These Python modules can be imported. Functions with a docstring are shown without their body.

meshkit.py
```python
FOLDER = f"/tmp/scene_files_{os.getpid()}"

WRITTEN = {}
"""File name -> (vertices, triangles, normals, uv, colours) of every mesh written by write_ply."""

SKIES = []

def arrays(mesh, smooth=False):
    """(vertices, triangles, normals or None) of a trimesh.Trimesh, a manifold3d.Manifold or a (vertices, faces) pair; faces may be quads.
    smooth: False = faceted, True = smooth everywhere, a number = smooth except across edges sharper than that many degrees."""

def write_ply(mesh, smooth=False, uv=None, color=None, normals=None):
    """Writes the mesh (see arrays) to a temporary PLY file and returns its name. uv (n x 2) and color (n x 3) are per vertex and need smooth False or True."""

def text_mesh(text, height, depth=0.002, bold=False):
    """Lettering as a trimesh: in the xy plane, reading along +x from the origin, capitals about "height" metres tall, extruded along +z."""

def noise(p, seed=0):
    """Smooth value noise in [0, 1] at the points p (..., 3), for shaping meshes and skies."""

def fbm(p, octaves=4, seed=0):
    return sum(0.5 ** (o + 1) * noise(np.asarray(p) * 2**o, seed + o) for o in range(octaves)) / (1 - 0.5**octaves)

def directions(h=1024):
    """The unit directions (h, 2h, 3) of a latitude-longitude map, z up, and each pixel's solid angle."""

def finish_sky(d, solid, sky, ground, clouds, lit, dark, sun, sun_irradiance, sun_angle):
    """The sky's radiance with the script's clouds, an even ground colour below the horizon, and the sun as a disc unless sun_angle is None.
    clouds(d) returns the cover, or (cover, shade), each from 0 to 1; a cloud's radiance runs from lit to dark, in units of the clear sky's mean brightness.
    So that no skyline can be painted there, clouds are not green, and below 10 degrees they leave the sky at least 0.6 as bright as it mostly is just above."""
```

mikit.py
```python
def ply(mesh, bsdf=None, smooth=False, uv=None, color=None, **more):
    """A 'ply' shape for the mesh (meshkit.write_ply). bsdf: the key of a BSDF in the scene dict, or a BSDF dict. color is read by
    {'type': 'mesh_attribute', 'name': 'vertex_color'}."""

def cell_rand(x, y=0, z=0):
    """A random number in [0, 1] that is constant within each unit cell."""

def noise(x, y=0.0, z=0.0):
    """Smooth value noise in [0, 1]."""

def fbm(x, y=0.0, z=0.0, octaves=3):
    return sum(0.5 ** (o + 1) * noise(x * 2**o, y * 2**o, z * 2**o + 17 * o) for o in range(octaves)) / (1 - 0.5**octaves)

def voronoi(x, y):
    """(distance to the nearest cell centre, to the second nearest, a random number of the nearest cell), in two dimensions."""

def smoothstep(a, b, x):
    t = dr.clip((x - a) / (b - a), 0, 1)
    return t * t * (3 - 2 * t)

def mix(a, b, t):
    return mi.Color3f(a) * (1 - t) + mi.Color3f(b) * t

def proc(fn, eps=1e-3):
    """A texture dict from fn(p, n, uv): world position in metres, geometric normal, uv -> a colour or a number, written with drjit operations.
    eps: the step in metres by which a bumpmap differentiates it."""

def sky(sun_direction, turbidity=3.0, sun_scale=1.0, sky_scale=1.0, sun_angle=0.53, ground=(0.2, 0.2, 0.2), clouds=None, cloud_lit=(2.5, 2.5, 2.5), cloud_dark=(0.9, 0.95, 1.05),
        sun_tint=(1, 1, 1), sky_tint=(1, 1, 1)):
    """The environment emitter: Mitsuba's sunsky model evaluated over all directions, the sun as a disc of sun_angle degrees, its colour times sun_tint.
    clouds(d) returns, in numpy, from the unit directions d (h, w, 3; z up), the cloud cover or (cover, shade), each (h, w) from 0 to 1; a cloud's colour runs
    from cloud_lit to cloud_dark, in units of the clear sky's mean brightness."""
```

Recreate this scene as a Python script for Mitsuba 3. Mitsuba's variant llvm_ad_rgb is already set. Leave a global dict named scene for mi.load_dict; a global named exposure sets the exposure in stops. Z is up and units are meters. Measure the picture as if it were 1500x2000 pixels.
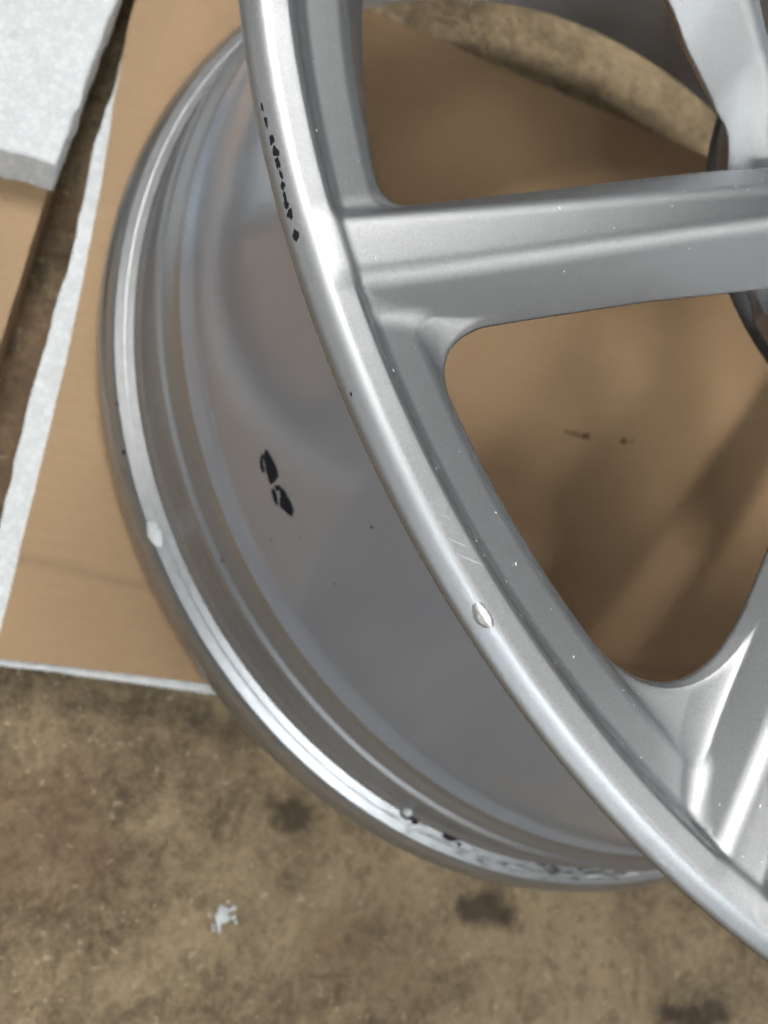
import math
import numpy as np
import trimesh
import drjit as dr
import mitsuba as mi
import mikit
import meshkit
from mikit import noise, fbm, voronoi, smoothstep, mix, proc

T = mi.ScalarTransform4f
scene, labels = {}, {}
rng = np.random.default_rng(7)

# ---------------------------------------------------------------- camera, light, exposure
CAM = np.array([-0.3132, 0.0, 0.3676])
FWD = np.array([0.43818459, -0.0188598, -0.89868714])
DOWN = np.array([-0.41128433, -0.89319501, -0.18179072])
scene['camera'] = {'type': 'thinlens', 'fov': 47.05, 'fov_axis': 'x', 'near_clip': 0.01, 'far_clip': 50.0,
                   'aperture_radius': 0.0008, 'focus_distance': 0.172,
                   'to_world': T().look_at(origin=CAM.tolist(), target=(CAM + FWD).tolist(), up=(-DOWN).tolist())}
exposure = 0.0
AMB = 0.145
scene['room_light'] = {'type': 'constant', 'radiance': {'type': 'rgb', 'value': [AMB * 0.97, AMB, AMB * 1.03]}}


def lamp(key, label, d, dist, size, power, col=(1.0, 0.985, 0.95), roll=0.0):
    """a real strip lamp above the workshop: a housing box with a glowing diffuser that faces the wheel"""
    d = np.array(d, float) / np.linalg.norm(d)
    pos = d * dist
    up = np.array([math.cos(roll), math.sin(roll), 0.0])
    w = T().look_at(origin=pos.tolist(), target=[0.0, 0.0, 0.1], up=up.tolist())
    scene[key + '__diffuser'] = {'type': 'rectangle', 'to_world': w @ T().scale([size[1] / 2, size[0] / 2, 1]),
                                 'emitter': {'type': 'area', 'radiance': {'type': 'rgb', 'value': [power * c for c in col]}}}
    scene[key + '__housing'] = {'type': 'cube', 'to_world': w @ T().translate([0, 0, -0.045]) @ T().scale([size[1] / 2 + .01, size[0] / 2 + .01, 0.04]),
                                'bsdf': {'type': 'diffuse', 'reflectance': {'type': 'rgb', 'value': [.7, .7, .7]}}}
    labels[key] = {'label': label, 'category': 'lamp'}


def azel(az, el):
    a, e = math.radians(az), math.radians(el)
    return (math.cos(a) * math.cos(e), math.sin(a) * math.cos(e), math.sin(e))


lamp('strip_lamp', 'strip lamp high over the wheel, nearest to it of the four lamps', azel(78, 60), 2.4, (1.2, 0.06), 192.0, roll=math.radians(18))
lamp('strip_lamp_001', 'strip lamp off to the left of the wheel beyond the foam block', azel(140, 42), 2.9, (1.4, 0.12), 21.0, roll=0.2)
lamp('strip_lamp_002', 'strip lamp on the near right side of the wheel', azel(303, 42), 2.9, (0.7, 0.06), 150.0, roll=0.2)
lamp('strip_lamp_003', 'strip lamp on the near left side of the wheel', azel(222, 46), 2.9, (1.6, 0.40), 21.0, (0.93, 0.98, 1.0), roll=1.2)

# ---------------------------------------------------------------- materials
def rgb(*c):
    return {'type': 'rgb', 'value': list(c)}


STAINS_AND_SHADE = [(-0.2257, -0.1126, 0.0135, 0.0085, -0.5, 0.75), (-0.1627, -0.2052, 0.0165, 0.0095, -0.9, 0.80), (-0.1540, -0.2130, 0.0070, 0.0060, 0.3, 0.6),
          (-0.0863, -0.3197, 0.024, 0.011, -0.6, 0.8), (-0.2290, -0.0640, 0.016, 0.010, -0.6, 0.45), (-0.245, 0.135, 0.008, 0.005, 0.8, 0.5)]          # cx, cy, rx, ry, angle, strength; stains, plus painted shade along the board edge
CARD_SPOTS = [(-0.0150, -0.0166, 0.0050, 0.0016, -0.55, 0.55), (-0.0085, -0.0204, 0.0028, 0.0020, -0.4, 0.9), (0.0130, -0.0328, 0.0026, 0.0017, -0.5, 0.85), (0.0185, -0.0348, 0.0018, 0.0016, -0.5, 0.45)]


def polar(p):
    return dr.sqrt(p.x * p.x + p.y * p.y), dr.atan2(p.y, p.x)


def floor_col(p, n, uv):
    x, y = 0.8 * p.x - 0.6 * p.y, 0.6 * p.x + 0.8 * p.y
    wx, wy = x + 0.007 * noise(x * 60, y * 60, 3.0), y + 0.007 * noise(x * 60, y * 60, 8.0)
    a = fbm(wx * 8 + 3, wy * 8, 2.0, 3)
    b = fbm(wx * 48, wy * 48, 5.0, 4)
    c = fbm(wx * 260, wy * 260, 1.0, 3)
    d = fbm(x * 900, y * 900, 7.0, 2)
    m = 0.40 * a + 0.28 * b + 0.18 * c + 0.14 * d
    base = mix((0.074, 0.052, 0.028), (0.318, 0.238, 0.142), smoothstep(0.27, 0.73, m))
    base = mix(base, (0.135, 0.078, 0.044), 0.45 * smoothstep(0.50, 0.70, fbm(wx * 13 + 9, wy * 13 + 2, 4.0, 3)))
    base = mix(base, (0.050, 0.036, 0.022), 0.28 * smoothstep(0.62, 0.78, fbm(wx * 170 + 5, wy * 170, 6.0, 2)))
    base = mix(base, (0.50, 0.42, 0.30), 0.40 * smoothstep(0.76, 0.90, fbm(x * 330, y * 330 + 7, 9.0, 2)))
    for cx, cy, rx, ry, ang, k in STAINS_AND_SHADE:
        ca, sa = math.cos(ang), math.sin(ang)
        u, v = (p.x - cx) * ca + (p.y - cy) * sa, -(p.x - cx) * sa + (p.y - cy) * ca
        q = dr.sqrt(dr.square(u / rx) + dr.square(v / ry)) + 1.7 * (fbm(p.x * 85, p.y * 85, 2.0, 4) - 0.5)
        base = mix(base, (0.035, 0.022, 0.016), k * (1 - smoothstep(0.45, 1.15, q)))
    return base


def floor_bump(p, n, uv):
    return 0.0010 * fbm(p.x * 210, p.y * 210, 3.0, 4)


def card_col(p, n, uv):
    u, v = p.x * 0.811 - p.y * 0.585, p.x * 0.585 + p.y * 0.811
    a = fbm(u * 12, v * 12, 1.0, 3)
    f = noise(u * 90, v * 700, 2.0)
    fl = 0.5 + 0.5 * dr.sin(u * 10 + v * 1150)
    base = mix((0.300, 0.192, 0.104), (0.350, 0.235, 0.134), 0.55 * a + 0.10 * f + 0.35 * fbm(u * 500, v * 700, 1.0, 2))
    base = base * (0.985 + 0.02 * fl)
    # crease across the sheet left of the wheel
    cr = dr.exp(-dr.square((v + 0.138 - 0.006 * noise(u * 20, 1.0, 1.0)) / 0.0022))
    base = base * (1 - 0.14 * cr)
    for cx, cy, rx, ry, ang, k in CARD_SPOTS:
        ca, sa = math.cos(ang), math.sin(ang)
        uu, vv = (p.x - cx) * ca + (p.y - cy) * sa, -(p.x - cx) * sa + (p.y - cy) * ca
        q = dr.sqrt(dr.square(uu / rx) + dr.square(vv / ry)) + 0.8 * (noise(p.x * 420, p.y * 420, 2.0) - 0.5)
        base = mix(base, (0.05, 0.022, 0.012), k * (1 - smoothstep(0.5, 1.1, q)))
    return base


def card_bump(p, n, uv):
    u, v = p.x * 0.811 - p.y * 0.585, p.x * 0.585 + p.y * 0.811
    return 0.00012 * dr.sin(v * 1150) + 0.0003 * noise(u * 60, v * 160, 1.0)


def foam_bump(p, n, uv):
    d1, d2, c = voronoi(p.x * 330 + p.z * 90, p.y * 330 + p.z * 210)
    return 0.0009 * (1 - dr.minimum(d1, 1.0)) + 0.0006 * fbm(p.x * 120, p.y * 120, p.z * 120, 2)


def foam_col(p, n, uv):
    d1, d2, c = voronoi(p.x * 330 + p.z * 90, p.y * 330 + p.z * 210)
    return mix((0.50, 0.52, 0.525), (0.66, 0.675, 0.68), 0.55 * c + 0.45 * smoothstep(0.0, 0.3, d2 - d1))


def paint_bump(p, n, uv):
    return 0.000008 * noise(p.x * 3000, p.y * 3000, p.z * 3000)


def barrel_rough(p, n, uv):
    r, th = polar(p)
    return 0.16 + 0.10 * fbm(th * 6, p.z * 30, 1.0, 3)


def machined_col(p, n, uv):
    r, th = polar(p)
    g = noise(th * 9, r * 5200, 1.0)
    c = mix((0.36, 0.365, 0.37), (0.52, 0.53, 0.54), 0.6 * g + 0.4 * fbm(th * 40, r * 300, 3.0, 2))
    # black rubber and brake dirt, worst at the near side
    near = smoothstep(-2.75, -2.35, th) * (1 - smoothstep(-1.9, -1.5, th))
    dirt = smoothstep(0.60, 0.74, fbm(th * 55, r * 700, 5.0, 3)) * (0.12 + 0.75 * near)
    line = dr.exp(-dr.square((r - 0.2352 - 0.0006 * noise(th * 30, 1.0, 1.0)) / 0.00045)) * smoothstep(0.35, 0.65, noise(th * 70, 3.0, 3.0)) * (0.15 + 0.6 * near)
    return mix(c, (0.06, 0.055, 0.05), dr.minimum(dirt + line, 0.9))


def flange_col(p, n, uv):
    r, th = polar(p)
    g = fbm(th * 60, p.z * 900, r * 900, 3)
    c = mix((0.33, 0.34, 0.35), (0.45, 0.46, 0.47), g)
    return c


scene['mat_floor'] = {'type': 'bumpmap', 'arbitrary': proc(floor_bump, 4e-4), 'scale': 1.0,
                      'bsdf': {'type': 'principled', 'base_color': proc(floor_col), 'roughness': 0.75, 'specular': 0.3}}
scene['mat_card'] = {'type': 'twosided', 'bsdf': {'type': 'bumpmap', 'arbitrary': proc(card_bump, 3e-4), 'scale': 1.0,
                     'bsdf': {'type': 'principled', 'base_color': proc(card_col), 'roughness': 0.6, 'specular': 0.3}}}
scene['mat_foam'] = {'type': 'bumpmap', 'arbitrary': proc(foam_bump, 3e-4), 'scale': 1.0,
                     'bsdf': {'type': 'principled', 'base_color': proc(foam_col), 'roughness': 0.6, 'specular': 0.35}}
def flakes(c):
    return proc(lambda p, n, uv: mi.Color3f(c) * (0.90 + 0.20 * noise(p.x * 3600, p.y * 3600, p.z * 3600)))


def coated(diff, spec, alpha_flake, alpha_coat, w, bump=None, ior=1.5):
    """silver paint: metal flakes (rough conductor) mixed with a clear-coated body"""
    m = {'type': 'blendbsdf', 'weight': w,
         'a': {'type': 'roughplastic', 'diffuse_reflectance': rgb(*diff), 'alpha': alpha_coat, 'int_ior': ior, 'nonlinear': True},
         'b': {'type': 'roughconductor', 'material': 'Al', 'alpha': alpha_flake, 'specular_reflectance': flakes(spec)}}
    if bump:
        m = {'type': 'bumpmap', 'arbitrary': bump, 'scale': 1.0, 'bsdf': m}
    return {'type': 'twosided', 'bsdf': m}


scene['mat_paint'] = coated((0.17, 0.18, 0.187), (0.72, 0.745, 0.76), 0.30, 0.14, 0.74, proc(paint_bump, 1e-4))
scene['mat_barrel'] = coated((0.58, 0.63, 0.70), (0.66, 0.70, 0.76), 0.30, 0.03, 0.25, ior=1.9)
scene['mat_inner'] = {'type': 'twosided', 'bsdf': {'type': 'principled', 'base_color': rgb(0.46, 0.46, 0.47), 'metallic': 0.3, 'roughness': 0.5}}
scene['mat_machined'] = {'type': 'twosided', 'bsdf': {'type': 'principled', 'base_color': proc(machined_col), 'metallic': 0.9, 'roughness': 0.44}}
scene['mat_seat'] = coated((0.34, 0.35, 0.36), (0.55, 0.56, 0.58), 0.22, 0.10, 0.60)
scene['mat_flange'] = {'type': 'twosided', 'bsdf': {'type': 'principled', 'base_color': proc(flange_col), 'metallic': 0.9, 'roughness': 0.27, 'clearcoat': 0.2}}
scene['mat_dark'] = {'type': 'twosided', 'bsdf': {'type': 'principled', 'base_color': rgb(0.10, 0.10, 0.10), 'metallic': 0.3, 'roughness': 0.5}}
scene['mat_ink'] = {'type': 'twosided', 'bsdf': {'type': 'principled', 'base_color': rgb(0.018, 0.018, 0.022), 'roughness': 0.85, 'specular': 0.08}}
scene['mat_flake'] = {'type': 'twosided', 'bsdf': {'type': 'principled', 'base_color': rgb(0.86, 0.86, 0.85), 'metallic': 0.3, 'roughness': 0.35}}
scene['mat_edge'] = {'type': 'twosided', 'bsdf': {'type': 'principled', 'base_color': rgb(0.24, 0.24, 0.24), 'metallic': 0.4, 'roughness': 0.5}}
scene['mat_scuff'] = {'type': 'twosided', 'bsdf': {'type': 'principled', 'base_color': rgb(0.10, 0.10, 0.10), 'roughness': 0.6}}
scene['mat_white'] = {'type': 'twosided', 'bsdf': {'type': 'principled', 'base_color': rgb(0.8, 0.8, 0.79), 'roughness': 0.5}}


def put(key, mesh, bsdf, label=None, cat=None, smooth=False, group=None, kind=None, normals=None):
    if normals is not None:
        path = meshkit.write_ply(mesh, False, normals=normals)
        scene[key] = {'type': 'ply', 'filename': path, 'face_normals': False, 'bsdf': {'type': 'ref', 'id': bsdf}}
    else:
        scene[key] = mikit.ply(mesh, bsdf, smooth=smooth)
    e = {k: v for k, v in (('label', label), ('category', cat), ('group', group), ('kind', kind)) if v}
    if e:
        labels[key] = e


# ---------------------------------------------------------------- helpers
def slab(poly, z0, z1, seg=0.004, jitter=0.0, bevel=0.0, seed=0):
    """extruded polygon whose outline is subdivided and roughened: cut foam, torn card"""
    poly = np.asarray(poly, float)
    pts = []
    for a, b in zip(poly, np.roll(poly, -1, 0)):
        n = max(1, int(np.linalg.norm(b - a) / seg))
        pts += [a + (b - a) * i / n for i in range(n)]
    pts = np.array(pts)
    if jitter:
        q = np.c_[pts * 140, np.zeros(len(pts))]
        pts = pts + jitter * np.c_[meshkit.fbm(q, 3, seed) - .5, meshkit.fbm(q, 3, seed + 9) - .5] * 2
    from shapely.geometry import Polygon
    pg = Polygon(pts)
    if not bevel:
        return trimesh.creation.extrude_polygon(pg.buffer(0), z1 - z0).apply_translation([0, 0, z0])
    import manifold3d as m3
    # rounded top edge out of thin steps joined as one hull-free stack
    rings = [(0, z0)] + [(bevel * (1 - math.cos(t)), z1 - bevel + bevel * math.sin(t)) for t in np.linspace(0, math.pi / 2, 5)]
    c = pts.mean(0)
    nrm = np.roll(pts, -1, 0) - np.roll(pts, 1, 0)
    nrm = np.c_[nrm[:, 1], -nrm[:, 0]] / (np.linalg.norm(nrm, axis=1, keepdims=True) + 1e-9)
    if Polygon(pts).exterior.is_ccw is False:
        nrm = -nrm
    k = len(pts)
    V = np.vstack([np.c_[pts - nrm * o, np.full(k, z)] for o, z in rings])
    F = []
    for a in range(len(rings) - 1):
        i = np.arange(k)
        j = (i + 1) % k
        F.append(np.c_[a * k + i, a * k + j, (a + 1) * k + j])
        F.append(np.c_[a * k + i, (a + 1) * k + j, (a + 1) * k + i])
    tv, tf = trimesh.creation.triangulate_polygon(Polygon(V[-k:, :2]), engine='earcut')
    off = len(V)
    V = np.vstack([V, np.c_[tv, np.full(len(tv), z1)]])
    F.append(tf + off)
    return V, np.vstack(F)


def lathe(prof, n=720, closed=False):
    prof = np.asarray(prof, float)          # (r, z)
    t = np.linspace(0, 2 * np.pi, n, endpoint=False)
    m = len(prof)
    V = np.stack([prof[:, 0][None] * np.cos(t)[:, None], prof[:, 0][None] * np.sin(t)[:, None], np.broadcast_to(prof[:, 1], (n, m))], -1).reshape(-1, 3)
    i, j = np.meshgrid(np.arange(n), np.arange(m if closed else m - 1), indexing='ij')
    a, b = i * m + j, ((i + 1) % n) * m + j
    jj = (j + 1) % m
    c, d = ((i + 1) % n) * m + jj, i * m + jj
    return V, np.stack([a, b, c, d], -1).reshape(-1, 4)


def spline(pts, n=160, passes=3):
    from scipy.interpolate import PchipInterpolator
    p = np.asarray(pts, float)
    s = np.r_[0, np.cumsum(np.linalg.norm(np.diff(p, axis=0), axis=1))]
    # dense polyline softened by a few passes so that every corner keeps a small radius
    t = np.linspace(0, s[-1], n)
    q = np.c_[np.interp(t, s, p[:, 0]), np.interp(t, s, p[:, 1])]
    for _ in range(passes):
        q[1:-1] = 0.25 * q[:-2] + 0.5 * q[1:-1] + 0.25 * q[2:]
    return q


# ---------------------------------------------------------------- the setting: concrete floor
FLOOR_Z = -0.034
g = np.linspace(-1.5, 1.5, 121)
gx, gy = np.meshgrid(g, g, indexing='ij')
gv = np.c_[gx.ravel(), gy.ravel(), np.full(gx.size, FLOOR_Z)]
gi = np.arange(120)[:, None] * 121 + np.arange(120)[None]
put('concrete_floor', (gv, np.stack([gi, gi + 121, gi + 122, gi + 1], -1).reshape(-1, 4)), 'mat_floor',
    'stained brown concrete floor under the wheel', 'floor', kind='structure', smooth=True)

# ---------------------------------------------------------------- the sheets the wheel lies on
EA = np.array([0.811, -0.585])      # along the lower edge of the sheet
EB = np.array([0.585, 0.811])
C0 = np.array([-0.311, 0.0127])     # lower left corner of the card


def ab(a, b):
    return C0 + EA * a + EB * b


card_left = [(0.0073, 0.350), (0.0048, 0.287), (0.0055, 0.246), (0.0073, 0.208), (0.0080, 0.147), (0.0076, 0.118), (0.0057, 0.057), (0.0038, 0.0003)]
foam_left = [(0.0085, 0.351), (0.0066, 0.300), (0.0042, 0.255), (0.0012, 0.227), (0.0019, 0.177), (-0.0004, 0.146), (-0.0028, 0.106), (-0.0038, 0.051), (-0.0050, -0.0015)]
put('cardboard_sheet', slab([ab(*q) for q in card_left[::-1]][::-1] + [ab(0.62, 0.0), ab(0.62, 0.350)], -0.0022, 0.0, jitter=0.0003), 'mat_card',
    'brown cardboard sheet on a white foam board under the silver wheel', 'cardboard')
put('foam_board', slab([ab(*q) for q in foam_left] + [ab(0.04, -0.0022), ab(0.09, -0.0029), ab(0.25, -0.003), ab(0.622, -0.003), ab(0.622, 0.351)], FLOOR_Z + 0.0002, -0.0026, seg=.003, jitter=0.0010), 'mat_foam',
    'thin white foam board edging out from under the cardboard below the wheel', 'foam board')

# foam block on a cardboard box, beyond the wheel on the left
KB = np.array([-0.2056, 0.1774])
er = np.array([0.0568, 0.0629]) / np.hypot(0.0568, 0.0629)
el = np.array([-0.0176, 0.0113]) / np.hypot(0.0176, 0.0113)
BX = np.array([-0.2066, 0.1792])
EL2 = np.array([0.0469, 0.0564]) / np.hypot(0.0469, 0.0564)
PL = np.array([-EL2[1], EL2[0]])
put('cardboard_box', slab([BX + EL2 * -0.14 + PL * 0.3, BX + EL2 * -0.14, BX, BX + EL2 * 0.25, BX + EL2 * 0.25 + PL * 0.3], FLOOR_Z + 0.0002, 0.0012, jitter=0.0003), 'mat_card',
    'brown cardboard box at the left edge under the white foam block', 'cardboard box')
put('foam_block', slab([KB, KB + er * 0.30, KB + er * 0.30 + el * 0.3, KB + el * 0.3], 0.0015, 0.0220, seg=0.0025, jitter=0.0012, bevel=0.0015, seed=4), 'mat_foam',
    'thick white foam block on a cardboard box in the upper left corner', 'foam block', smooth=50)

# ---------------------------------------------------------------- the wheel: barrel and rear flange
face_in, face_out = (0.2330, 0.0212), (0.2396, 0.0183)
put('alloy_wheel__rear_flange', lathe(spline([(0.2397, 0.0182), (0.2406, 0.0174), (0.2428, 0.0144), (0.2444, 0.0110), (0.2451, 0.0075), (0.2446, 0.0030), (0.2425, 0.0008), (0.2390, 0.0002),
                                              (0.2300, 0.0002), (0.2288, 0.0006), (0.2280, 0.0020)], 90, 2)), 'mat_flange', 'grey rounded flange at the bottom of the wheel', smooth=True)
put('alloy_wheel__flange_face', lathe(spline([(0.2322, 0.0222), (0.23255, 0.0214), face_in, (0.2350, 0.0203), (0.2356, 0.01995), (0.2360, 0.0200), face_out, (0.23975, 0.0181)], 80, 1)), 'mat_machined',
    'bright machined ledge on the rear flange, scuffed and dirty', smooth=True)
put('alloy_wheel__bead_seat', lathe(spline([(0.2321, 0.0224), (0.2314, 0.0236), (0.2302, 0.0250), (0.2296, 0.0268), (0.2294, 0.0290), (0.22895, 0.0294), (0.2287, 0.0340), (0.2283, 0.0345), (0.2281, 0.0400), (0.2284, 0.0425),
                                            (0.2292, 0.0448), (0.2290, 0.0470), (0.2281, 0.0484), (0.2262, 0.0500), (0.2228, 0.0550), (0.2213, 0.0588)], 170, 2)), 'mat_seat',
    'stepped grey bead seat', smooth=True)
barrel = spline([(0.2213, 0.0588), (0.2196, 0.0630), (0.2184, 0.0660), (0.2176, 0.0690), (0.2110, 0.1700), (0.2108, 0.1920),
                 (0.2115, 0.1990), (0.2160, 0.2090), (0.2250, 0.2160), (0.2285, 0.2185), (0.2285, 0.2240)], 160)
inner = spline([(0.2281, 0.0015), (0.2270, 0.0080), (0.2225, 0.0300), (0.2160, 0.0560), (0.2095, 0.0900), (0.2075, 0.1250), (0.2072, 0.1600), (0.2072, 0.1780), (0.2075, 0.1960), (0.2110, 0.2090)], 120)
put('alloy_wheel__barrel', lathe(barrel), 'mat_barrel', 'glossy silver outer barrel', smooth=True)
put('alloy_wheel__inner_barrel', lathe(inner), 'mat_inner', 'dark inside of the barrel', smooth=True)

# ---------------------------------------------------------------- the wheel face as an implicit solid (surface nets)
TA, TB = math.radians(169.6), math.radians(203.8)
P72 = 2 * math.pi / 5
TAN = 0.577


def smin(a, b, k):
    h = np.maximum(k - np.abs(a - b), 0) / k
    return np.minimum(a, b) - h * h * k * 0.25


def smax(a, b, k):
    return -smin(-a, -b, k)


def interp_smooth(x, pts, w):
    """piecewise linear with rounded corners"""
    px, pz = np.array(pts, float).T
    off = np.linspace(-w, w, 7)
    return sum(np.interp(x + o, px, pz) for o in off) / 7


LIP = [(0.0, 0.1590), (0.2185, 0.2222), (0.2292, 0.2253), (0.2312, 0.2268), (0.2337, 0.2317), (0.2350, 0.2332), (0.2402, 0.2337), (0.2411, 0.2333), (0.2438, 0.2303), (0.2475, 0.2255)]


def curve(u, pts):
    """smooth curve through a few points (one cubic, so that no kink shows in the gloss)"""
    px, pz = np.array(pts, float).T
    return np.polyval(np.polyfit(px, pz, min(3, len(px) - 1)), u)


def dip(u, pts):
    from scipy.interpolate import PchipInterpolator
    return PchipInterpolator(*np.array(pts, float).T)(u)


def spoke_f(x, y, z, th, narrow):
    c, s = math.cos(th), math.sin(th)
    u, v = x * c + y * s, -x * s + y * c
    uc = np.clip(u, 0.02, 0.25)
    zt = curve(uc, [(0.02, 0.212), (0.06, 0.2200), (0.12, 0.2268), (0.20, 0.2310), (0.24, 0.2338)])
    if narrow:      # every other spoke dips steeply into the hub, where a wheel bolt hole is
        zt = dip(uc, [(0.02, 0.184), (0.040, 0.1850), (0.062, 0.1905), (0.086, 0.2045), (0.112, 0.2195), (0.14, 0.2272), (0.20, 0.2310), (0.26, 0.2348)])
    zt = zt - 5.0 * v * v                                   # a slight crown across the spoke
    zb = curve(uc, [(0.05, 0.200), (0.13, 0.2088), (0.20, 0.2165), (0.24, 0.2195)])
    if narrow:
        zb = dip(uc, [(0.02, 0.176), (0.05, 0.177), (0.075, 0.1835), (0.09, 0.1915), (0.107, 0.2000), (0.126, 0.2085), (0.20, 0.2165), (0.26, 0.2205)])
    w0 = curve(uc, [(0.03, 0.0044), (0.12, 0.0053), (0.24, 0.0066)]) * (0.88 if narrow else 1.0)
    tan = np.where(v > 0, 0.85 if narrow else TAN + 2.2 * np.clip(uc - 0.15, 0, 0.06), TAN + 26.0 * np.clip(0.132 - uc, 0, 0.045) if narrow else np.clip(0.60 + 1.9 * (0.2 - uc), 0.55, 0.80))
    zb = zb if narrow else zb - 0.0035 * (v < 0)
    w0 = w0 * np.where((v < 0) & (not narrow), 0.88, 1.0)
    w = w0 + tan * (zt - z)
    wb = w0 + tan * (zt - zb) - 1.8 * (zb - z)
    d = (np.abs(v) - smin(w, wb, 0.003)) * 0.866
    d = smax(d, z - zt, 0.0026)
    d = smax(d, (zb - 0.009) - z, 0.002)
    d = smax(d, u - 0.2392, 0.004)
    r = np.sqrt(x * x + y * y)
    d = smax(d, np.interp(r, [0.2290, 0.2320, 0.2355], [0.1800, 0.2200, 0.2290]) - z, 0.0008)
    return smax(d, 0.02 - u, 0.003)


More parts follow.
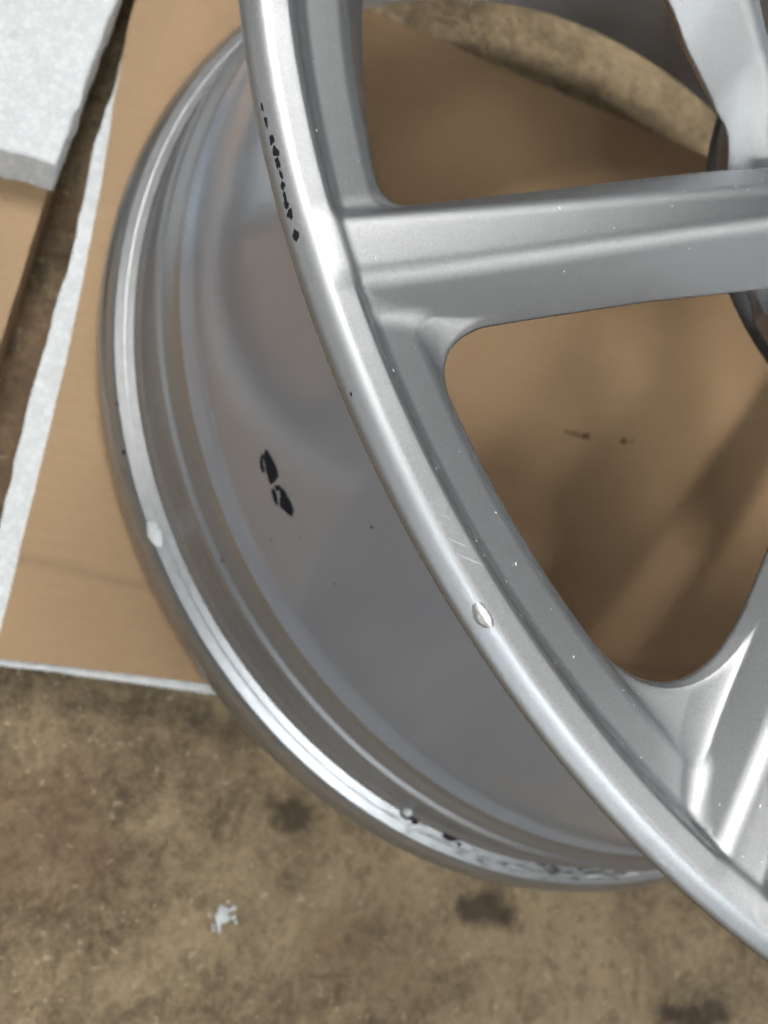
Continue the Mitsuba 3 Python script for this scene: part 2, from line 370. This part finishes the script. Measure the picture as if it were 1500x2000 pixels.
def face_f(x, y, z):
    r = np.sqrt(x * x + y * y)
    t = np.arctan2(y, x)
    # ring: shelf, raised lip, inner draft wall
    zr = interp_smooth(r, LIP, 0.0008)
    d = smax((r - 0.2439), z - zr, 0.0010)
    redge = 0.2185 - TAN * (0.2222 - z)
    z0 = np.where(np.remainder(t - (TB - P72), P72) < TA - (TB - P72), 0.2000, 0.2130)
    redge = np.where(z < z0, 0.2185 - TAN * (0.2222 - z0) + 0.9 * (z0 - z), redge)
    ring = smax(d, (redge - r) * 0.866, 0.0022)
    zbot = np.interp(r, [0.2, 0.2110, 0.2285, 0.2320, 0.2355], [0.196, 0.198, 0.2180, 0.2195, 0.2290])
    ring = smax(ring, zbot - z, 0.0008)
    k = np.interp(z, [0.2050, 0.2128, 0.2195, 0.2225, 0.226, 0.2290, 0.2320], [0.0030, 0.0145, 0.0140, 0.0040, 0.0030, 0.0040, 0.0022])
    f = ring
    for th, nar in ((TB - P72, 1), (TA, 0), (TB, 1), (TA + P72, 0)):
        side = np.clip((np.remainder(t - th + np.pi, 2 * np.pi) - np.pi) / 0.02, -1, 1) * 0.5 + 0.5    # 1 on the side of growing angle
        big = np.interp(side, [0, 1], [2.3, 1.0] if nar else [0.40, 1.05])
        kk = np.where(z < 0.2225, 1 + (big - 1) * np.clip((0.2225 - z) / 0.003, 0, 1), 1.0)
        f = smin(f, spoke_f(x, y, z, th, nar), k * kk)
    f = smax(f, np.interp(r, [0.2, 0.2110, 0.2285, 0.2320, 0.2355], [0.190, 0.195, 0.2178, 0.2194, 0.2290]) - z, 0.0008)
    # hub and the web that carries each wheel bolt hole
    hub = smax(smax(r - (0.0715 + 0.3 * (0.184 - z)), z - 0.184, 0.005), 0.176 - z, 0.003)
    f = smin(f, hub, 0.024)
    boss = smax(r - (0.036 + TAN * (0.200 - z)), z - 0.200, 0.006)
    f = smin(f, boss, 0.012)
    f = smax(f, 0.172 - z, 0.002)
    for n in range(-1, 2):
        a = math.radians(128.0) + n * P72
        wx, wy = x - 0.057 * math.cos(a), y - 0.057 * math.sin(a)
        rr = np.sqrt(wx * wx + wy * wy)
        hole = np.minimum(smax(rr - (0.0125 + 0.12 * (z - 0.176)), 0.1765 - z, 0.003), rr - 0.0075)
        f = smax(f, -hole, 0.005)
    cap = smax(r - 0.029, 0.188 - z, 0.003)
    f = smax(f, -cap, 0.004)
    return f


def face_sector(h=0.0008):
    nr, nz = int((0.2475 - 0.018) / h), int((0.2365 - 0.168) / h)
    nt = int(P72 * 0.235 / h)
    t0 = math.radians(150.7)
    R = 0.018 + h * np.arange(nr + 1)
    TH = t0 + P72 * np.arange(nt + 2) / nt
    Z = 0.168 + h * np.arange(nz + 1)
    F = np.empty((nr + 1, nt + 2, nz + 1), np.float32)
    for i0 in range(0, nr + 1, 24):
        r = R[i0:i0 + 24, None, None]
        F[i0:i0 + 24] = face_f(r * np.cos(TH)[None, :, None] + 0 * Z, r * np.sin(TH)[None, :, None] + 0 * Z, np.broadcast_to(Z, (len(r), nt + 2, nz + 1)))
    S = F < 0
    idx = np.full((nr, nt + 1, nz), -1, np.int64)
    corners = [(a, b, c) for a in (0, 1) for b in (0, 1) for c in (0, 1)]
    cnt = sum(S[a:nr + a, b:nt + 1 + b, c:nz + c].astype(np.int8) for a, b, c in corners)
    act = (cnt > 0) & (cnt < 8)
    I, J, K = np.nonzero(act)
    idx[I, J, K] = np.arange(len(I))
    acc, num = np.zeros((len(I), 3)), np.zeros(len(I))
    for n1 in range(8):
        for ax in range(3):
            a = corners[n1]
            if a[ax]:
                continue
            b = list(a)
            b[ax] = 1
            f0, f1 = F[I + a[0], J + a[1], K + a[2]], F[I + b[0], J + b[1], K + b[2]]
            m = (f0 < 0) != (f1 < 0)
            t = np.where(m, f0 / np.where(m, f0 - f1, 1), 0)
            p = np.array(a)[None] + np.eye(3)[ax][None] * t[:, None]
            acc += p * m[:, None]
            num += m
    q = acc / num[:, None]
    r, th, z = R[0] + h * (I + q[:, 0]), t0 + P72 * (J + q[:, 1]) / nt, Z[0] + h * (K + q[:, 2])
    V = np.c_[r * np.cos(th), r * np.sin(th), z]
    quads = []
    for ax in range(3):
        o1, o2 = [(1, 2), (2, 0), (0, 1)][ax]
        sl = [slice(1, nr), slice(1, nt + 1), slice(1, nz)]
        sl[ax] = slice(0, [nr, nt, nz][ax])
        if ax == 0:
            sl[1] = slice(1, nt + 1)
        a = S[tuple(sl)]
        sh = list(sl)
        sh[ax] = slice(sl[ax].start + 1, sl[ax].stop + 1)
        b = S[tuple(sh)]
        e = np.array(np.nonzero(a != b)).T + np.array([x.start for x in sl])
        flip = a[tuple((e - np.array([x.start for x in sl])).T)]
        d1, d2 = np.eye(3, dtype=int)[o1], np.eye(3, dtype=int)[o2]
        qd = np.stack([idx[tuple((e - d1 - d2).T)], idx[tuple((e - d2).T)], idx[tuple(e.T)], idx[tuple((e - d1).T)]], 1)
        qd = np.where(flip[:, None], qd, qd[:, ::-1])
        quads.append(qd)
    Q = np.vstack(quads)
    Q = Q[(Q >= 0).all(1)]

    def grad(P, e=2e-4):
        return np.stack([face_f(*(P + d).T) - face_f(*(P - d).T) for d in np.eye(3) * e], 1) / (2 * e)
    for _ in range(3):
        f, gr = face_f(*V.T), grad(V)
        step = f[:, None] * gr / np.maximum((gr * gr).sum(1, keepdims=True), 0.05)
        ln = np.linalg.norm(step, axis=1, keepdims=True)
        V = V - step * np.minimum(1, h * 0.5 / np.maximum(ln, 1e-12))
    N = grad(V, 3e-4)
    N /= np.maximum(np.linalg.norm(N, axis=1, keepdims=True), 1e-12)
    return V, np.vstack([Q[:, [0, 1, 2]], Q[:, [0, 2, 3]]]), N


def warp(v, n=None):
    """the casting is not perfectly regular: the spoke beyond the upper window stands a few degrees off its even place"""
    t = np.degrees(np.arctan2(v[:, 1], v[:, 0]))
    x = np.clip((19 - np.abs(t - 131.8)) / 10, 0, 1)
    a = np.radians(-3.3) * x * x * (3 - 2 * x)

    def turn(q):
        return np.c_[q[:, 0] * np.cos(a) - q[:, 1] * np.sin(a), q[:, 0] * np.sin(a) + q[:, 1] * np.cos(a), q[:, 2]]
    return turn(v), turn(n)


V, Fc, N = face_sector()
cen = V[Fc].mean(1)
cr_, ct_ = np.hypot(cen[:, 0], cen[:, 1]), np.arctan2(cen[:, 1], cen[:, 0]) % (2 * np.pi)


def pick(mask):
    f = Fc[mask]
    u, inv = np.unique(f, return_inverse=True)
    return V[u], inv.reshape(-1, 3), N[u]


def rot(v, a):
    c, s = math.cos(a), math.sin(a)
    return v @ np.array([[c, -s, 0], [s, c, 0], [0, 0, 1]]).T


# the ring with its shelf, the hub, and each spoke; all five sectors
RING = 0.2120
is_ring = cr_ > RING
is_hub = cr_ < 0.078
mid = (TA + TB) / 2
groups = {'outer_ring': is_ring, 'hub': is_hub}
for name, mask in groups.items():
    v, f, n = pick(mask)
    vs = np.vstack([rot(v, k * P72) for k in range(5)])
    ns = np.vstack([rot(n, k * P72) for k in range(5)])
    fs = np.vstack([f + k * len(v) for k in range(5)])
    vs, ns = warp(vs, ns)
    put('alloy_wheel__' + name, (vs, fs), 'mat_paint', normals=ns)
spokes = []
for mask in ((~is_ring) & (~is_hub) & (ct_ < mid), (~is_ring) & (~is_hub) & (ct_ >= mid)):
    spokes.append(pick(mask))
c = 0
for k in (0, 1, 2, 3, 4):
    for v, f, n in spokes:
        key = 'alloy_wheel__spoke' + ('_%03d' % c if c else '')
        wv, wn = warp(rot(v, k * P72), rot(n, k * P72))
        put(key, (wv, f), 'mat_paint', normals=wn)
        c += 1
pad = spline([(0.030, 0.1710), (0.070, 0.1710), (0.0745, 0.1714), (0.0755, 0.1725), (0.0757, 0.1740), (0.0740, 0.1770), (0.0660, 0.1790)], 60)
put('alloy_wheel__mounting_pad', lathe(pad, 240), 'mat_dark', 'dark mounting pad behind the hub', smooth=True)
labels['alloy_wheel'] = {'label': 'silver ten spoke alloy wheel lying face up on the cardboard, chipped along its outer ring', 'category': 'wheel'}

# ---------------------------------------------------------------- wear: chips, scratches, marks, dirt and dust on the wheel
def drape(t, r):
    """height of the wheel face over the polar point (t, r), and the face normal there"""
    x, y = r * np.cos(t), r * np.sin(t)
    hi, lo = np.full(len(x), 0.2400), np.full(len(x), 0.2400)
    found = np.zeros(len(x), bool)
    for z in np.arange(0.2395, 0.190, -0.0004):
        ins = face_f(x, y, np.full(len(x), z)) < 0
        new = ins & ~found
        lo[new], hi[new] = z, z + 0.0004
        found |= ins
    for _ in range(16):
        m = (hi + lo) / 2
        ins = face_f(x, y, m) < 0
        lo, hi = np.where(ins, m, lo), np.where(ins, hi, m)
    P = np.c_[x, y, (hi + lo) / 2]
    n = np.stack([face_f(*(P + d).T) - face_f(*(P - d).T) for d in np.eye(3) * 2e-4], 1)
    return P, n / np.linalg.norm(n, axis=1, keepdims=True)


def disc_grid(rings=8, sides=28):
    q = [(0.0, 0.0)] + [(k / rings * math.cos(a), k / rings * math.sin(a)) for k in range(1, rings + 1) for a in np.arange(sides) * 2 * math.pi / sides]
    F = [(0, 1 + a, 1 + (a + 1) % sides) for a in range(sides)]
    for k in range(rings - 1):
        for a in range(sides):
            i, j = 1 + k * sides + a, 1 + k * sides + (a + 1) % sides
            F += [(i, i + sides, j + sides), (i, j + sides, j)]
    return np.array(q), np.array(F)


DQ, DF = disc_grid()


def patch(seed, rough=0.5):
    """an irregular blob outline on the unit disc"""
    ang = np.arctan2(DQ[:, 1], DQ[:, 0])
    f = 1 - rough + 2 * rough * meshkit.fbm(np.c_[np.cos(ang) * 1.6 + seed * 7.1, np.sin(ang) * 1.6, np.zeros(len(ang))], 3, seed)
    return DQ * f[:, None]


def face_patch(key, tdeg, r, length, width, bsdf, seed=0, rough=0.5, lift=0.00006, dome=0.0, tilt=0.0, label=None):
    q = patch(seed, rough)
    u, v = q[:, 0] * length, q[:, 1] * width
    u, v = u * math.cos(tilt) - v * math.sin(tilt), u * math.sin(tilt) + v * math.cos(tilt)
    P, n = drape(math.radians(tdeg) + u / r, np.minimum(r + v, 0.24320))
    rr = np.hypot(DQ[:, 0], DQ[:, 1])
    h = lift + dome * np.clip(1 - rr ** 2, 0, 1) * (0.35 + 1.3 * meshkit.fbm(np.c_[q * 2.7, np.full(len(q), seed)], 3, seed + 5))
    put(key, (P + n * h[:, None], DF), bsdf, label, smooth=True)


def series(base, n):
    return base if n == 0 else '%s_%03d' % (base, n)


# black chips in the paint along the upper left of the outer ring (angle, radius mm, half length mm, half width mm)
for n, (t, r, l, w) in enumerate([(163.05, 242.2, 0.9, 0.20), (163.7, 242.1, 1.1, 0.28), (164.55, 241.9, 0.9, 0.40), (165.1, 241.75, 0.9, 0.52), (165.6, 241.85, 1.1, 0.32), (166.1, 241.8, 0.9, 0.26),
                                  (166.6, 241.9, 0.8, 0.36), (167.0, 242.0, 0.8, 0.26), (167.4, 242.05, 0.9, 0.42), (167.85, 241.95, 1.0, 0.45), (168.75, 241.95, 1.1, 0.45), (175.75, 242.2, 0.45, 0.14)]):
    face_patch(series('alloy_wheel__paint_chip', n), t, (r + 0.65) / 1000, l / 1000, 0.85 * w / 1000, 'mat_ink', seed=n + 1, rough=0.66)
labels['alloy_wheel__paint_chip'] = {'label': 'black chips through the paint on the upper part of the outer ring'}
face_patch('alloy_wheel__chip_edge', -173.6, 0.2410, 0.0028, 0.00125, 'mat_edge', seed=33, rough=0.25, lift=0.00003)
face_patch('alloy_wheel__flaked_chip', -173.6, 0.2410, 0.0025, 0.00085, 'mat_flake', seed=31, rough=0.32, dome=0.0007, label='raised flaked chip with bare pale metal on the outer ring')
for n, (t0, r0, t1, r1) in enumerate([(-177.3, 239.9, -176.2, 236.0), (-176.5, 239.7, -175.2, 235.2), (-178.5, 239.8, -177.6, 235.9), (-178.1, 240.0, -177.4, 237.3), (-178.9, 239.2, -178.3, 236.8)]):
    k = np.linspace(0, 1, 24)
    t, r = np.radians(t0 + (t1 - t0) * k), (r0 + (r1 - r0) * k + 0.12 * np.sin(3 * k)) / 1000
    P, nn = drape(t, r)
    d = np.gradient(P, axis=0)
    side = np.cross(nn, d)
    side /= np.linalg.norm(side, axis=1, keepdims=True)
    hw = (0.00007 if n < 2 else 0.00005) * np.sin(np.pi * np.clip(k, 0.04, 0.96))[:, None]
    V2 = np.vstack([P + nn * 0.00004 - side * hw, P + nn * 0.00007, P + nn * 0.00004 + side * hw])
    i = np.arange(23)
    put(series('alloy_wheel__scratch', n), (V2, np.vstack([np.c_[i, i + 1, i + 25, i + 24], np.c_[i + 24, i + 25, i + 49, i + 48]])), 'mat_flake', smooth=True)
for n, (t, r, l, w) in enumerate([(176.5, 218.3, 0.9, 0.16), (177.8, 218.6, 1.3, 0.20), (178.9, 218.9, 1.2, 0.22), (179.8, 219.0, 0.7, 0.26), (180.3, 219.3, 0.6, 0.24)]):
    face_patch(series('alloy_wheel__scuff', n), t, r / 1000, l / 1000, w / 1000, 'mat_scuff', seed=60 + n, rough=0.7, lift=0.00004)


def on_profile(prof, t, z):
    o = np.argsort(prof[:, 1])
    r = np.interp(z, prof[o, 1], prof[o, 0])
    return np.c_[r * np.cos(t), r * np.sin(t), z], np.c_[np.cos(t), np.sin(t), np.zeros(len(t))]


def barrel_patch(key, outline, bsdf, lift=0.00035, prof=None):
    """a flat ink mark that follows the barrel: its outline is given as (angle in degrees, height in mm)"""
    from shapely.geometry import Polygon
    o = np.array(outline, float)
    pg = Polygon(np.c_[np.radians(o[:, 0]) * 0.213, o[:, 1] / 1000]).buffer(0.0004).buffer(-0.0004)
    v, f = trimesh.creation.triangulate_polygon(pg, engine='earcut')
    m = trimesh.Trimesh(np.c_[v, np.zeros(len(v))], f).subdivide_to_size(0.0008)
    P, n = on_profile(barrel if prof is None else prof, m.vertices[:, 0] / 0.213, m.vertices[:, 1])
    put(key, (P + n * lift, m.faces), bsdf, smooth=True)


def rough_outline(o, seed):
    o = np.array(o, float) * [3.717, 1.0]            # degrees to mm along the barrel
    q = np.vstack([a + (b - a) * np.linspace(0, 1, 7)[:-1, None] for a, b in zip(o, np.roll(o, -1, 0))])
    q = q + 0.42 * (np.c_[meshkit.fbm(np.c_[q * 1.1, np.zeros(len(q))], 3, seed), meshkit.fbm(np.c_[q * 1.1, np.ones(len(q))], 3, seed + 3)] - 0.5) * 2
    return q / [3.717, 1.0]


for n, o in enumerate([[(172.2, 107.6), (173.1, 108.9), (174.0, 109.5), (174.75, 108.8), (175.0, 105.0), (175.0, 101.0), (174.2, 101.3), (173.3, 102.8), (172.6, 104.3)],
                       [(172.3, 103.0), (172.9, 99.2), (173.6, 98.5), (173.9, 99.9), (173.0, 101.4), (172.6, 103.6)],
                       [(175.6, 106.8), (176.2, 108.9), (177.3, 109.6), (177.9, 108.8), (178.3, 106.4), (177.5, 102.8), (176.9, 101.4), (176.3, 104.6)],
                       [(175.35, 101.6), (175.45, 99.9), (176.3, 98.7), (176.9, 98.8), (176.6, 100.7), (175.9, 102.2)],
                       [(175.3, 103.4), (175.75, 103.6), (175.8, 106.2), (175.5, 107.0)]]):
    barrel_patch(series('alloy_wheel__ink_mark', n), rough_outline(o, 90 + n), 'mat_ink')
labels['alloy_wheel__ink_mark'] = {'label': 'pair of black oval ink marks on the barrel'}
for n, (t, z, w) in enumerate([(-178.19, 149.8, 0.55), (179.2, 82.3, 0.50), (-179.9, 105.0, 0.35), (-175.1, 110.7, 0.45)]):
    a = np.linspace(0, 2 * np.pi, 13)[:-1]
    barrel_patch(series('alloy_wheel__dirt_speck', n), np.c_[t + np.degrees(w * np.cos(a) * (1 + 0.3 * np.sin(3 * a)) / 213), z + w * np.sin(a)], 'mat_scuff')


def lump(seed, size, amp=0.35, sub=3, freq=1.4):
    m = trimesh.creation.icosphere(subdivisions=sub)
    v = np.array(m.vertices)
    v = v * (1 - amp + 2 * amp * meshkit.fbm(v * freq + seed * 3.3 + 11, 4, seed))[:, None]
    return trimesh.Trimesh(v * np.array(size), m.faces, process=False)


def stand(m, th, r, z, tilt=0.0):
    """turn a lump so that its x runs along the rim, and set it on the rim"""
    t = math.radians(th)
    R = np.array([[-math.sin(t), math.cos(t), 0], [math.cos(t), math.sin(t), 0], [0, 0, 1]]).T
    a = np.array([[1, 0, 0], [0, math.cos(tilt), -math.sin(tilt)], [0, math.sin(tilt), math.cos(tilt)]])
    v = np.array(m.vertices) @ a.T @ R.T + [r * math.cos(t), r * math.sin(t), z]
    return trimesh.Trimesh(v, np.array(m.faces)[:, ::-1], process=False)


put('foam_crumb', stand(lump(3, (0.0055, 0.0026, 0.0014), 0.22), 173.7, 0.2385, 0.0193, -0.45), 'mat_foam', 'flat white foam crumb stuck on the wheel rear flange, left of the black ink marks', 'foam crumb', smooth=True)
put('foam_crumb_001', stand(lump(5, (0.0021, 0.0019, 0.0021), 0.2), -148.6, 0.2318, 0.0243), 'mat_foam', 'small round white foam bead on the wheel rear flange near the bottom, beside black dirt', 'foam crumb', smooth=True)
for n, (t, r, z, l, w) in enumerate([(-148.2, 0.2330, 0.0215, 0.0030, 0.0014), (-147.0, 0.2336, 0.0213, 0.0016, 0.0009), (-142.7, 0.2331, 0.0214, 0.0036, 0.0013), (-141.4, 0.2340, 0.0209, 0.0013, 0.0006),
                                     (165.4, 0.2406, 0.0174, 0.0009, 0.0007), (160.7, 0.2402, 0.0178, 0.0006, 0.0005), (178.8, 0.2263, 0.0500, 0.0006, 0.0004)]):
    put(series('alloy_wheel__dirt_smear', n), stand(lump(20 + n, (l, w, 0.00045), 0.45, 3, 2.2), t, r, z, -0.4), 'mat_ink', smooth=True)
gq = []
for n in range(34):
    a, d = rng.uniform(0, 2 * np.pi), 0.0064 * rng.uniform(0, 1) ** 0.8
    k = rng.uniform(0.0004, 0.0019) * (1.15 - d / 0.0075)
    m = lump(40 + n, (k * 1.5, k, k * 0.45), 0.4, 2, 2.0)
    m.apply_transform(trimesh.transformations.rotation_matrix(a, [0, 0, 1]))
    gq.append(m.apply_translation([-0.2736 + d * math.cos(a), -0.1322 + d * math.sin(a), FLOOR_Z + k * 0.25]))
put('foam_crumb_002', trimesh.util.concatenate(gq), 'mat_foam', 'crushed white foam crumb lying on the concrete floor, lower left', 'foam crumb', smooth=True)
put('foam_crumb_003', lump(71, (0.0052, 0.0045, 0.0042), 0.25).apply_translation([-0.2575, 0.1270, FLOOR_Z + 0.003]), 'mat_foam', 'white foam crumb on the floor beside the cardboard box, at the left edge', 'foam crumb', smooth=True)

# dust on the wheel face
dm = []
t = np.radians(rng.uniform(152, 206, 80))
r = np.where(rng.random(80) < 0.62, rng.uniform(0.2195, 0.2320, 80), rng.uniform(0.205, 0.240, 80))
sp = rng.uniform(0.10, 0.21, 40)
t = np.r_[t, math.radians(169.6) + rng.uniform(-0.013, 0.013, 40) / sp]
r = np.r_[r, sp]
P, nn = drape(t, r)
for p, n in zip(P, nn):
    if p[2] < 0.2165 or p[2] > 0.2385:
        continue
    k = 0.00005 + 0.00016 * rng.random() ** 3
    m = trimesh.creation.icosphere(subdivisions=1, radius=1.0)
    m.vertices = m.vertices * [k * rng.uniform(0.8, 2.2), k, k * 0.6]
    m.apply_transform(trimesh.transformations.rotation_matrix(rng.uniform(0, 6.3), [0, 0, 1]))
    dm.append(m.apply_translation(p + n * k * 0.3))
put('dust', trimesh.util.concatenate(dm), 'mat_white', 'white dust specks scattered over the face of the wheel', 'dust', kind='stuff', smooth=True)
